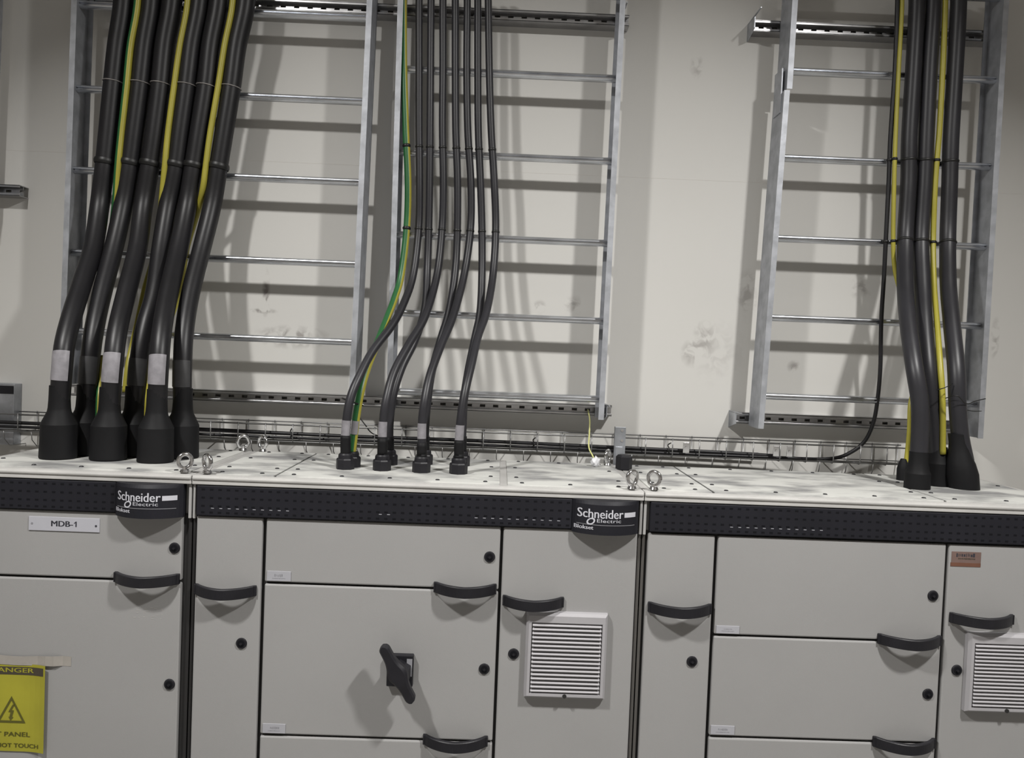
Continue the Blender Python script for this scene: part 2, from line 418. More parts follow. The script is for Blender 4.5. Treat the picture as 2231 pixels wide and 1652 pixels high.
q.cyl((-1.343, -.0048, 2.038), .003, -.001, 'y', 'grey_ink', 10).cyl((-1.158, -.0048, 2.036), .003, -.001, 'y', 'ink', 10)
q.build('name_plate', d, 'white engraved name plate reading MDB-1')
d = door(c1, -1.562, -.909, .10, 1.876, None, (-.934, 1.575))
q = MB()
for k in range(26):
    x = -1.045+RND.random()*.085; z = 1.800-RND.random()*.035
    x += RND.choice((0, .0))
    q.box(x, x+RND.uniform(.002, .009), -.0024, -.0019, z, z+.0012, 'scuff')
q.build('scuff_marks', d, 'faint grey scuff marks')
eye(c1, -.912, .012, radians(35)); eye(c1, -.912, .54, radians(30))

# cabinet two (middle)
c2 = cabinet(-.881, .438, 'wide pale grey switchboard cabinet in the middle, with the rotary switch handle', (-.22, 0, 0))
roof(c2, -.881, .438, [(-.858, -.650), (-.646, .015), (.035, .415)])
post(c2, -.8795, -.872); post(c2, .4285, .437, 'recess')
gl = [-.845+.0242*i for i in range(11)]+[-.325, -.300]+[.000+.0242*i for i in range(10)]
fascia(c2, -.868, .424, (.229, .424), glint=[-.820+.0242*i for i in range(10)]+[-.332, -.308]+[-.052+.0242*i for i in range(11)])
door(c2, -.868, -.6755, .10, 2.076, (-.874+.006, -.687, 1.862), (-.727, 1.704))
door(c2, -.665, .0215, 1.889, 2.076, (-.169, .016, 1.892), (-.008, 1.986), (-.658, -.588, 1.893, 1.922))
d = door(c2, -.665, .0215, 1.436, 1.8825, (-.184, .008, 1.437), (-.011, 1.652), (-.657, -.590, 1.440, 1.468))
# rotary switch
q = MB().box(-.296, -.219, -.022, -.002, 1.598, 1.692, 'plastic', .003)
q.box(-.238, -.222, -.0226, -.0222, 1.630, 1.682, 'grey_ink')
q.cyl((-.257, -.022, 1.645), .036, -.038, 'y', 'plastic', 6, .032)
hp = at(838, 1418, -.08); hq = at(893, 1522, -.08)
ax = (Vector((hq.x, 0, hq.z))-Vector((hp.x, 0, hp.z))); Lh = ax.length; ax.normalize(); pn = Vector((-ax.z, 0, ax.x))
mid = Vector(((hp.x+hq.x)/2, 0, (hp.z+hq.z)/2))
prof = []
N_ = 60
def halfw(t):
    e = 1-abs(2*t-1)
    base = .0150+.0135*math.exp(-((t-.5)/.15)**2)
    lim = sqrt(max(0, 1-(1-e/.17)**2)) if e < .17 else 1
    return max(.0008, base*lim)
up = []; dn = []
for i in range(N_+1):
    t = i/N_; c = mid+ax*(t-.5)*(Lh+.030); wv = halfw(t)
    up.append(c+pn*wv); dn.append(c-pn*wv)
outl = up+dn[::-1]
lay = []
for (y, sc) in ((-.058, .72), (-.064, 1), (-.082, 1), (-.090, .7)):
    for p in outl:
        pr_ = (p-mid); along = pr_.dot(ax); side = pr_.dot(pn)
        v = mid+ax*(along*(1-(1-sc)*.06))+pn*side*sc; lay.append((v.x, y, v.z))
k = len(outl); fs = []
for L_ in range(3):
    for j in range(k): fs.append((L_*k+j, L_*k+(j+1) % k, (L_+1)*k+(j+1) % k, (L_+1)*k+j))
fs += [tuple(range(k))[::-1], tuple(range(3*k, 4*k))]
q.add(lay, fs, 'plastic')
q.build('rotary_switch', d, 'black rotary isolator switch with a long handle')
door(c2, -.665, .0215, .10, 1.4295)
d = door(c2, .030, .4255, .10, 2.076, (.035, .216, 1.860), (.074, 1.700))
vent(d, .107, .347, 1.578, 1.832)
eye(c2, -.846, .010, radians(-40)); eye(c2, -.842, .54, radians(-30)); eye(c2, .405, .012, radians(35)); eye(c2, .400, .515, radians(60))

# cabinet three (right)
c3 = cabinet(.440, 1.775, 'wide pale grey switchboard cabinet at the right, with the small red sticker', (1.1, 0, 0))
roof(c3, .440, 1.775, [(.462, .646), (.650, 1.340), (1.344, 1.75)])
post(c3, .441, .449, 'recess')
fascia(c3, .459, 1.760, glint=[.70+.0242*i for i in range(12)])
door(c3, .457, .6555, .10, 2.073, (.465, .654, 1.855), (.604, 1.695))
door(c3, .665, 1.3455, 1.7795, 2.073, (1.153, 1.343, 1.784), (1.313, 1.917), (.671, .740, 1.783, 1.806))
door(c3, .665, 1.3455, 1.474, 1.773, (1.155, 1.343, 1.474), (1.314, 1.621), (.669, .740, 1.479, 1.506))
door(c3, .665, 1.3455, .10, 1.4675)
d = door(c3, 1.354, 1.762, .10, 2.073, (1.365, 1.557, 1.855), (1.397, 1.696))
vent(d, 1.417, 1.66, 1.578, 1.815)
q = MB().box(1.362, 1.450, -.0030, -.0019, 2.019, 2.052, 'sticker').box(1.360, 1.450, -.0032, -.0019, 2.008, 2.019, 'sticker_red')
strokes(q, 1.376, 1.426, 2.036, 2.048, -.0034, 'ink'); strokes(q, 1.382, 1.432, 2.029, 2.034, -.0034, 'sign_black')
q.build('warning_sticker', d, 'small faded red warning sticker')
eye(c3, .470, .012, radians(-35))

# danger sign and tape
sg = thing('danger_sign', 'yellow danger sign with a black triangle taped to the left cabinet door', 'sign', (-1.42, -.004, 1.49))
SX0, SX1, SZ0, SZ1 = -1.548, -1.290, 1.362, 1.622
n = 16; vs_ = []
def sy(u, v=0): return -.0050-.010*max(0, (u-.75)/.25)**2*(1-.8*abs(v))
for i in range(n+1):
    u = i/n
    for v in (0, .5, 1): vs_.append((SX0+(SX1-SX0)*u, sy(u, 0), SZ0+(SZ1-SZ0)*v))
MB().add(vs_, [(3*i+j, 3*i+3+j, 3*i+4+j, 3*i+1+j) for i in range(n) for j in (0, 1)], 'sign_yellow').build('sheet', sg)
q = MB(); vs_ = []
for i in range(n+1):
    u = i/n*.975
    for z in (1.590, 1.6135): vs_.append((SX0+(SX1-SX0)*u, sy(u)-.0006, z))
q.add(vs_, [(2*i, 2*i+2, 2*i+3, 2*i+1) for i in range(n)], 'sign_black')
q.build('header_band', sg, 'dark header band')
q = MB()
yfs = lambda x: sy((x-SX0)/(SX1-SX0))-.0010
text(q, 'DANGER', -1.455, -1.327, 1.597, 1.6105, yfs, 'sign_yellow', .0007)
q.build('heading', sg, 'heading reading DANGER')
q = MB()
TC = at(27, 1560, 0); tx, tz = TC.x, at(27, 1515, 0).z; tb = at(27, 1573, 0).z; hwid = .042
tri = [(tx, tz), (tx+hwid, tb), (tx-hwid, tb)]; cxx, czz = tx, (tz+2*tb)/3
inn = [(cxx+(x-cxx)*.76, czz+(z-czz)*.76) for x, z in tri]
q.add([(x, yfs(x), z) for x, z in tri+inn], [(0, 1, 4, 3), (1, 2, 5, 4), (2, 0, 3, 5)], 'sign_ink')
bolt = [(.004, .030), (-.010, .004), (-.002, .004), (-.006, -.014), (-.010, -.012), (-.002, -.026), (.008, -.014), (.003, -.013), (.009, .010), (.001, .010), (.011, .030)]
q.add([(cxx+x*.85, yfs(cxx), czz+.002+z*.85) for x, z in bolt], [tuple(range(len(bolt)))], 'sign_ink')
q.build('hazard_triangle', sg, 'triangle with a lightning bolt')
q = MB()
p0 = at(-14, 1595, 0); p1 = at(68, 1600, 0); z_ = at(27, 1598, 0).z
text(q, 'LT PANEL', p0.x, p1.x, z_-.006, z_+.007, yfs, 'sign_ink', .0006)
q.build('lettering', sg, 'line of lettering reading LT PANEL'); q = MB()
p0 = at(-34, 1620, 0); p1 = at(87, 1625, 0); z_ = at(27, 1622, 0).z
text(q, 'DO NOT TOUCH', p0.x, p1.x, z_-.006, z_+.006, yfs, 'sign_ink', .0006)
q.build('lettering', sg, 'line of lettering reading DO NOT TOUCH')
q = MB(); n = 14; vs_ = []
for i in range(n+1):
    u = i/n; x = -1.58+(.358)*u if False else -1.555+.333*u
    dz = .003*sin(9*u); y = -.0026 if x > -1.285 else -.0062
    if -1.305 < x < -1.262: y = -.010
    vs_ += [(x, y, 1.618+dz*.5+.004*(1-u)), (x, y-.0002, 1.646+.004*(1-u)+dz)]
q.add(vs_, [(2*i, 2*i+2, 2*i+3, 2*i+1) for i in range(n)], 'tape')
tag(q.build('masking_tape'), 'cream strip of tape stuck across the top of the danger sign', 'tape')

# ------------------------------------------------------------------ cable ladders
RY0, RY1 = .553, .668              # front and back of a rail
ZT = 4.25
def rail(lad, xa, za, xb, zb, inward, name='side_rail', nm=0, label=None):
    """C channel from (xa, za) below to (xb, zb) above; web at x, flanges pointing inward (+1/-1)"""
    t, fl = .003, .020*inward; ty = t
    sec = [(0, RY0), (fl, RY0), (fl, RY0+ty), (t*inward, RY0+ty), (t*inward, RY1-ty), (fl, RY1-ty), (fl, RY1), (0, RY1)]
    a = [Vector((xa+x, y, za)) for x, y in sec]; b = [Vector((xb+x, y, zb)) for x, y in sec]
    mb = MB().prism(a, b, None, 'galvd')
    return mb.build(name, lad, label)
def rung(lad, x0, x1, z, h=.026):
    y0, y1 = .595, .618; c = .004
    up_ = [(y0+.016-.016*cos(pi/2*k/7), z+.0035+(h/2-.0035)*sin(pi/2*k/7)) for k in range(8)]
    lo_ = [(y, 2*z-zz) for y, zz in up_][::-1]
    sec = up_+[(y1, z+h/2), (y1, z-h/2)]+lo_+[(y0+.009, z-.0025), (y0+.009, z+.0025)]
    n_ = 9; rings = []
    mb = MB()
    a = [Vector((x0, y, zz)) for y, zz in sec]; b = [Vector((x1, y, zz)) for y, zz in sec]
    mb.prism(a, b, None, 'rung', True)
    o = mb.build('rung', lad); o.data.set_sharp_from_angle(angle=radians(35)); return o
def rx(xa, za, xb, zb, z): return xa+(xb-xa)*(z-za)/(zb-za)
def ladder(label, loc, L, R, rungs, splice=None):
    lad = thing('cable_ladder', label, 'cable ladder', loc, 'galvanised cable ladders on the wall')
    (lxa, lza, lxb, lzb), (rxa, rza, rxb, rzb) = L, R
    rail(lad, lxa, lza, lxb, lzb, 1); rail(lad, rxa, rza, rxb, rzb, -1)
    for z in rungs: rung(lad, rx(lxa, lza, lxb, lzb, z)+.0035, rx(rxa, rza, rxb, rzb, z)-.0035, z)
    return lad
ladL = ladder('galvanised cable ladder at the left carrying six thick black cables', (-1.05, .61, 2.4),
       (-1.583, 2.41, -1.5625, ZT), (-.521, 2.41, -.500, ZT), [2.606, 2.892, 3.191, 3.484, 3.785, 4.085])
ladM = ladder('galvanised cable ladder in the middle carrying seven slim black cables', (-.02, .61, 2.38),
       (-.405, 2.36, -.418, ZT), (.385, 2.36, .402, ZT), [2.432, 2.721, 3.007, 3.307, 3.607, 3.907])
ladR = ladder('galvanised cable ladder at the right, beside the bare strip of wall', (1.36, .61, 2.36),
       (.950, 2.35, .985, 3.575), (1.779, 2.345, 1.783, ZT), [2.468, 2.759, 3.052, 3.347, 3.664, 3.964])
rail(ladR, .993, 3.580, 1.003, ZT, 1, 'side_rail', label='upper length of rail above the joint')
MB().box(.9785, .9845, RY0+.02, RY1-.02, 3.50, 3.66, 'galvd', .001).build('splice_plate', ladR)
ladO = ladder('galvanised cable ladder mostly outside the photo at the far left edge', (-2.3, .61, 3.1),
       (-2.80, 3.05, -2.80, ZT), (-1.895, 3.05, -1.868, ZT), [3.13, 3.43, 3.73, 4.03])

def strut(x0, x1, z, label, ya=.670, gusset=None, grp='galvanised strut rails behind the ladders'):
    """slotted channel, open to the front, standing on the wall; a row of slots in its floor"""
    h = .041; t = .0028
    s = thing('strut_rail', label, 'strut', ((x0+x1)/2, WY, z), grp)
    mb = MB()
    mb.box(x0, x1, ya, WY, z+h/2-t, z+h/2, 'strut').box(x0, x1, ya, WY, z-h/2, z-h/2+t, 'strut')
    mb.box(x0, x1, ya, ya+t, z+h/2-.0095, z+h/2, 'strut', .0008).box(x0, x1, ya, ya+t, z-h/2, z-h/2+.0095, 'strut', .0008)
    yb = ya+.022
    mb.box(x0, x1, yb, yb+t, z+.005, z+h/2-t, 'strut').box(x0, x1, yb, yb+t, z-h/2+t, z-.005, 'strut')
    x = x0
    while x < x1-.01:
        mb.box(x, min(x+.030, x1), yb, yb+t, z-.0052, z+.0052, 'strut'); x += .050
    mb.build('channel', s)
    if gusset:
        for gx, sg_ in gusset:
            # end plate with a sloping web
            MB().prism([(gx, RY0+.02, z+h/2+.001), (gx+sg_*.004, RY0+.02, z+h/2+.001), (gx+sg_*.004, WY, z+h/2+.001), (gx, WY, z+h/2+.001)], None, (0, 0, .004), 'galv')\
               .prism([(gx, ya-.03, z-h/2), (gx, ya-.03, z+h/2), (gx, WY, z+h/2), (gx, WY, z-h/2-.02)], None, (sg_*.004, 0, 0), 'galv').build('end_bracket', s)
    return s
strut(-1.60, .432, 3.846, 'upper strut rail behind the left and middle cable ladders', ya=.672, gusset=[(.405, 1)])
strut(.893, 1.83, 3.850, 'upper strut rail behind the right cable ladder', ya=.672, gusset=[(.895, -1)])
strut(-1.60, .430, 2.386, 'lower strut rail behind the left and middle cable ladders', ya=.672, gusset=[(.405, 1)])
strut(.893, 1.775, 2.378, 'lower strut rail behind the right cable ladder', ya=.672, gusset=[(.895, -1)])
strut(-2.85, -1.806, 3.120, 'short strut rail poking in at the left edge of the photo', ya=.672)
sb = thing('wall_bracket', 'grey slotted wall bracket at the left edge of the photo above the wire tray', 'bracket', (-1.82, WY, 2.3))
MB().box(-1.91, -1.815, .680, WY, 2.17, 2.400, 'galv', .002).box(-1.900, -1.817, .678, .6798, 2.362, 2.392, 'plastic', .001).build('upright', sb)

# ------------------------------------------------------------------ wire basket tray
tr = thing('wire_basket_tray', 'zinc wire basket tray running along the wall behind the cabinets', 'cable tray', (0, .66, 2.22))
TY0, TY1, TZ0, TZ1 = .600, .715, 2.232, 2.294
q = MB(); rw = .0023
for (y, z) in ((TY0, TZ1), (TY0, TZ0), (TY0+.055, TZ0-.001), (TY1, TZ0), (TY1, TZ1)):
    MB().tube([(-2.3, y, z), (1.56, y, z)], rw, 'wire', 8).build('long_wire', tr)
x = -2.25
while x < 1.56:
    MB().tube([(x, TY0-.003, TZ1+.004), (x, TY0-.003, TZ0+.004), (x, TY0+.005, TZ0-.004), (x, TY1-.005, TZ0-.004), (x, TY1+.003, TZ0+.004), (x, TY1+.003, TZ1+.004)], rw, 'wire', 8).build('cross_wire', tr); x += .100
x = -2.0
while x < 1.5:
    for yy in (TY0-.004,):  # added thin wires, invented to draw the fine lines below the tray
        MB().tube([(x, yy, TZ0), (x, yy+.006, TZ0-.030), (x+.004, yy+.03, TZ0-.055), (x+.004, WY-.002, TZ0-.060)], .0017, 'wire', 6).build('added_thin_wire', tr)
    x += .1
for k, xx in enumerate((1.035, 1.085, .70)):
    MB().box(xx-.012, xx+.012, TY0-.007, TY0-.003, TZ0+.014, TZ1-.008, 'chrome', .002).cyl((xx, TY0-.007, TZ0+.034), .006, -.005, 'y', 'chrome', 6).build('tray_coupler', tr)
br = thing('upright_bracket', 'short galvanised upright bracket standing behind the joint of the middle and right cabinets', 'bracket', (.452, .59, 2.2))
MB().box(.432, .472, .580, .583, 2.17, 2.334, 'galv', .001).box(.432, .435, .583, .600, 2.17, 2.334, 'galv').cyl((.458, .580, 2.322), .005, -.003, 'y', 'chrome', 10).cyl((.458, .580, 2.285), .005, -.003, 'y', 'chrome', 10).box(.436, .462, .577, .580, 2.17, 2.262, 'galv', .001).build('upright', br)
tag(MB().cyl((.447, .440, TOP), .029, .043, 'z', 'plastic', 6).cyl((.447, .440, TOP+.043), .029, .007, 'z', 'plastic', 6, .022).build('hexagonal_cap'), 'black hexagonal cap standing on the roof joint of the middle and right cabinets', 'cap')

# ------------------------------------------------------------------ cables
def sm(t): t = max(0, min(1, t)); return t*t*(3-2*t)
def cable(name, label, cat, pts, r, group, mat_='cable', split=None, n=8, seg=18, r_end=None, gfrac=1.0):
    P_ = spline([at(px, py, Y) for px, py, Y in pts], n)
    if r_end: rr = [r+(r_end-r)*i/(len(P_)-1) for i in range(len(P_))]
    else: rr = r
    t = thing(name, label, cat, P_[-1], group)
    mb = MB().tube(P_, rr, mat_, seg, split=split, gfrac=gfrac); mb.build('cable_jacket', t)
    return t, P_
def boot_at(t, x, y, prof, name='cable_boot', mat_='boot', sx=1, lean=None, nseg=26, label=None, tilt=(0, 0)):
    vs_ = []
    z0 = prof[0][0]
    for z, r in prof:
        for j in range(nseg):
            a = 2*pi*j/nseg; vs_.append((x+tilt[0]*(z-z0)+r*sx*cos(a), y+tilt[1]*(z-z0)+r*sin(a), z))
    k = nseg; fs = [(i*k+j, i*k+(j+1) % k, (i+1)*k+(j+1) % k, (i+1)*k+j) for i in range(len(prof)-1) for j in range(k)]+[tuple(range(k)), tuple(range((len(prof)-1)*k, len(prof)*k))]
    o = MB().add(vs_, fs, mat_, True).build(name, t, label)
    o.data.set_sharp_from_angle(angle=radians(18))
    return o
def patch(t, P_, z0, z1, r, mat_, arc, label, name='marker_label'):
    pts = [p for p in P_ if z0-.02 <= p.z <= z1+.02]
    # resample between z0 and z1
    def pz(z):
        for a, b in zip(P_[:-1], P_[1:]):
            if min(a.z, b.z) <= z <= max(a.z, b.z) and abs(a.z-b.z) > 1e-6:
                return a+(b-a)*((z-a.z)/(b.z-a.z))
        return P_[-1]
    pp = [pz(z1+(z0-z1)*i/5) for i in range(6)]
    MB().tube(pp, r, mat_, 14, arc=arc).build(name, t, label)

GB = 'thick black cables on the left ladder'
def yprof(py, y0, y1, a, b): return y0+(y1-y0)*sm((py-a)/(b-a))
ORD = ['first', 'second', 'third', 'fourth', 'fifth', 'sixth', 'seventh']
big = [
 ([(272, -60), (268, 20), (256, 100), (246, 190), (236, 290), (228, 365), (217, 450), (203, 540), (178, 620), (156, 690), (141, 750), (136, 800), (131, 870), (128, 950)], .20, (-1.372, .186)),
 ([(332, -60), (328, 20), (315, 100), (305, 190), (292, 290), (282, 365), (268, 450), (248, 540), (222, 640), (205, 720), (196, 790), (190, 880), (187, 960)], .30, (-1.300, .300)),
 ([(380, -60), (373, 20), (359, 100), (350, 190), (337, 290), (326, 365), (312, 450), (300, 540), (275, 640), (256, 720), (247, 790), (241, 870), (237, 950)], .21, (-1.222, .195)),
 ([(440, -60), (433, 20), (418, 100), (407, 190), (393, 290), (383, 365), (366, 450), (351, 540), (337, 640), (317, 712), (303, 790), (296, 880), (292, 960)], .31, (-1.155, .310)),
 ([(482, -60), (475, 20), (460, 100), (450, 190), (434, 290), (422, 365), (408, 450), (390, 540), (367, 640), (353, 720), (347, 790), (343, 870), (340, 950)], .20, (-1.069, .186)),
 ([(540, -60), (533, 20), (516, 100), (504, 190), (488, 290), (476, 365), (462, 450), (440, 540), (415, 640), (402, 720), (398, 790), (397, 880), (396, 960)], .31, (-1.025, .310)),
]
TIES = []
for i, (pts, yg, (bx, by)) in enumerate(big):
    front = i % 2 == 0
    pp = [(px, py, yprof(py, .558, yg, 430, 800)) for px, py in pts]
    lab = '%s thick black cable of the left ladder' % ORD[i]
    t, P_ = cable('power_cable', lab+', counting from the left', 'cable', pp, .0345, GB, 'cable', r_end=.029)
    bx, by = P_[-1].x, P_[-1].y
    h = TOP
    boot_at(t, bx, by, [(h, .053), (h+.004, .055), (h+.055, .0535), (h+.108, .053), (h+.148, .0345), (h+.160, .0325), (h+.185, .031), (h+.23, .030)], label='black heat-shrink boot')
    if front: patch(t, P_, TOP+.247, TOP+.335, .0312, 'sleeve', radians(125), 'grey speckled marker label')
    else: patch(t, P_, TOP+.235, TOP+.32, .0312, 'sleeve_dark', radians(140), 'dull dark marker label')
    TIES.append((P_, .0352, lab, 'left'))
earth = [
 ([(303, -60), (298, 20), (284, 100), (275, 190), (264, 290), (257, 365), (252, 440), (245, 500)], 'green', 'yellow'),
 ([(413, -60), (407, 20), (392, 100), (379, 190), (366, 290), (359, 365), (352, 440), (348, 480), (335, 560), (318, 621), (305, 680), (292, 740), (280, 795), (273, 855)], 'yellow', 'yellow'),
 ([(511, -60), (505, 20), (489, 100), (475, 190), (458, 290), (448, 365), (443, 405), (434, 450), (420, 495), (407, 540), (398, 595), (387, 650), (362, 720), (345, 790), (328, 860), (318, 900)], 'yellow', 'yellow'),
]
for i, (pts, ca, cb) in enumerate(earth):
    pp = []
    for px, py in pts:
        Y = .533+.035*sm((py-380)/120) if py < 520 else .568+(.36-.568)*sm((py-520)/330)
        if i == 2: Y = .533+.067*sm((py-385)/110)-.15*sm((py-640)/250)
        pp.append((px, py, Y))
    t, P_ = cable('earth_cable', ['green and yellow earth cable beside the first thick black cable', 'yellow earth cable between the third and fourth thick black cables', 'yellow earth cable between the fifth and sixth thick black cables'][i], 'cable', pp, .0125 if i == 0 else .0105, 'earth cables on the left ladder', ca, split=(ca, cb) if ca != cb else None, seg=14)
for (x, py0, py1, lab) in ((216, 835, 890, 'short green and yellow earth cable between the first and second front boots'), (322, 845, 900, 'short yellow earth cable beside the front boot under the third marker label')):
    t, P_ = cable('earth_cable', lab, 'cable', [(x+6, py0-60, .33), (x+2, py0, .31), (x-1, py1-20, .29), (x-3, py1+40, .28)], .0085, 'earth cables on the left ladder', 'yellow', split=('green', 'yellow') if x < 300 else None, seg=12)

GM = 'slim black cables on the middle ladder'
mid_ = [
 ([(914, -60), (913, 20), (913, 150), (913, 280), (914, 400), (912, 500), (900, 600), (880, 660), (855, 708), (812, 765), (783, 820), (766, 860), (757, 900), (753, 950), (753, 992)], .20, 'front'),
 ([(940, -60), (939, 20), (938, 150), (937, 280), (936, 400), (934, 500), (931, 590), (926, 670), (905, 740), (876, 800), (857, 860), (849, 920), (848, 985)], .33, 'rear'),
 ([(966, -60), (965, 20), (965, 150), (964, 280), (966, 400), (963, 500), (952, 600), (926, 690), (891, 750), (859, 810), (842, 870), (835, 920), (833, 992)], .20, 'front'),
 ([(992, -60), (992, 20), (992, 150), (993, 280), (997, 400), (996, 520), (991, 600), (978, 680), (960, 740), (941, 810), (932, 870), (927, 920), (925, 985)], .37, 'rear'),
 ([(1018, -60), (1018, 20), (1017, 150), (1019, 280), (1026, 400), (1025, 500), (1011, 600), (987, 690), (962, 750), (938, 815), (926, 870), (920, 920), (919, 992)], .19, 'front'),
 ([(1041, -60), (1041, 20), (1041, 150), (1042, 280), (1047, 400), (1050, 500), (1050, 600), (1046, 680), (1034, 740), (1020, 810), (1011, 870), (1008, 930), (1006, 985)], .37, 'rear'),
 ([(1063, -60), (1064, 20), (1066, 150), (1070, 280), (1077, 400), (1080, 500), (1074, 600), (1060, 680), (1041, 735), (1027, 795), (1014, 850), (1005, 905), (1001, 950), (1000, 992)], .19, 'front'),
]
def gland(t, x, y):
    h = TOP
    boot_at(t, x, y, [(h, .0290), (h+.030, .0290), (h+.034, .0270)], 'gland_nut', 'plastic', nseg=8, label='black cable gland nut')
    boot_at(t, x, y, [(h+.033, .0235), (h+.045, .0225), (h+.050, .019)], 'gland_collar', 'plastic', nseg=20, label='black ribbed gland collar')
for i, (pts, yg, pos) in enumerate(mid_):
    pp = [(px, py, yprof(py, .579, yg, 520, 900)) for px, py in pts]
    lab = '%s slim black cable of the middle ladder' % ORD[i]
    t, P_ = cable('power_cable', lab+', counting from the left', 'cable', pp, .0130, GM, 'cable_dusty', seg=16, r_end=.0140)
    gland(t, P_[-1].x, P_[-1].y)
    MB().tube([P_[-1]+Vector((0, 0, .004)), P_[-1]-Vector((0, 0, P_[-1].z-TOP-.045))], .0162, 'boot', 14).tube([p for p in P_ if p.z < TOP+.105] or [P_[-1], P_[-1]+Vector((0, 0, .01))], .0162, 'boot', 14).build('heat_shrink', t, 'black heat-shrink sleeve')
    if pos == 'front': patch(t, P_, TOP+.107, TOP+.155, .0152, 'sleeve', radians(130), 'pale marker label')
    TIES.append((P_, .0132, lab, 'mid'))
pts = [(879, -60), (879, 20), (880, 150), (884, 280), (889, 400), (886, 500), (874, 600), (860, 650), (845, 690), (825, 740), (801, 800), (787, 850), (777, 905), (770, 960), (767, 985)]
pp = [(px, py, yprof(py, .575, .25, 540, 900)) for px, py in pts]
te, Pe = cable('earth_cable', 'green and yellow earth cable at the left of the middle ladder', 'cable', pp, .0125, 'earth cables on the middle ladder', 'green', split=('green', 'yellow'), seg=24, gfrac=.93)
gland(te, Pe[-1].x, Pe[-1].y)
patch(te, Pe, TOP+.107, TOP+.150, .0146, 'sleeve', radians(110), 'pale marker label')
TIES.append((Pe, .0135, 'green and yellow earth cable at the left of the middle ladder', 'mid'))
TIES[-1] = (Pe, .0135, 'green and yellow earth cable of the middle ladder', 'mid')

GR = 'thick black cables on the right ladder'
rt = [
 ([(1997, -60), (1997, 20), (1990, 150), (1981, 300), (1979, 400), (1972, 520), (1972, 620), (1978, 700), (1992, 800), (2004, 880), (2004, 960), (2000, 1020)], .24, .0275),
 ([(2034, -60), (2033, 20), (2025, 150), (2018, 300), (2014, 400), (2007, 520), (2010, 620), (2014, 700), (2022, 800), (2031, 880), (2038, 960), (2042, 1015)], .33, .0275),
 ([(2089, -60), (2088, 20), (2081, 150), (2072, 300), (2069, 400), (2065, 520), (2066, 620), (2073, 700), (2083, 800), (2086, 880), (2092, 950), (2103, 1005)], .28, .0275),
]
for i, (pts, yg, r) in enumerate(rt):
    pp = [(px, py, yprof(py, .564, yg, 480, 860)) for px, py in pts]
    lab = '%s thick black cable of the right ladder' % ORD[i]
    t, P_ = cable('power_cable', lab+', counting from the left', 'cable', pp, r, GR, 'cable_dusty', r_end=.027)
    bx, by = P_[-1].x, P_[-1].y; h = TOP
    if i == 2: prof = [(h, .048), (h+.05, .050), (h+.085, .044), (h+.115, .034), (h+.15, .028), (h+.18, .0275)]; s_ = 1.0
    elif i == 0: prof = [(h, .040), (h+.05, .0395), (h+.062, .034), (h+.09, .0285), (h+.12, .028)]; s_ = 1
    else: prof = [(h, .044), (h+.075, .043), (h+.10, .034), (h+.13, .028)]; s_ = 1
    boot_at(t, bx, by, prof, sx=s_, tilt=(-.18, 0) if i == 2 else (0, 0), label='black heat-shrink boot')
    TIES.append((P_, r+.001, lab, 'right'))
pp = [(px, py, Y) for px, py, Y in [(1957, -60, .565), (1955, 20, .565), (1950, 150, .57), (1940, 300, .575), (1936, 400, .578), (1930, 520, .58), (1926, 600, .585), (1920, 700, .59), (1918, 800, .595), (1912, 870, .60), (1903, 920, .62), (1885, 960, .64), (1855, 985, .655), (1815, 999, .66), (1740, 1000, .665), (1650, 994, .67), (1500, 984, .67), (1300, 974, .67)]]
t, P_ = cable('control_cable', 'slim black cable leaving the right ladder and curving down into the wire tray', 'cable', pp, .0085, None, 'cable', r_end=.0065, seg=14)
TIES.append((P_, .0095, 'slim black cable of the right ladder', 'right'))
pp = [(px, py, yprof(py, .560, .42, 560, 960)) for px, py in [(1966, -60), (1965, 20), (1958, 150), (1951, 300), (1948, 400), (1946, 520), (1950, 590), (1968, 660), (1985, 740), (1993, 800), (1991, 845), (1983, 885), (1981, 940), (1975, 1000), (1970, 1020)]]
t, P_ = cable('earth_cable', 'yellow earth cable at the left side of the right ladder cables', 'cable', pp, .0078, 'earth cables on the right ladder', 'yellow', seg=14)
boot_at(t, P_[-1].x-.004, P_[-1].y, [(TOP, .020), (TOP+.04, .020), (TOP+.06, .015), (TOP+.075, .009)], label='small black boot')
TIES.append((P_, .0088, 'yellow earth cable at the left of the right ladder', 'right'))
pp = [(px, py, yprof(py, .552, .30, 520, 860)) for px, py in [(2060, -60), (2059, 20), (2054, 150), (2047, 280), (2041, 350), (2036, 430), (2033, 530), (2035, 620), (2041, 700), (2048, 790), (2053, 860), (2054, 930), (2054, 990)]]
t, P_ = cable('earth_cable', 'yellow earth cable between the second and third thick cables of the right ladder', 'cable', pp, .0098, 'earth cables on the right ladder', 'yellow', split=('yellow', 'yellow'), seg=14)
TIES.append((P_, .0108, 'yellow earth cable between thick cables of the right ladder', 'right'))
pb = at(1962, 1052, .38)
tag(MB().cyl((1.400, .33, TOP), .013, .030, 'z', 'cream', 16).build('cable_stub'), 'small cream stub on the roof beside the thick cables at the right', 'cable stub')

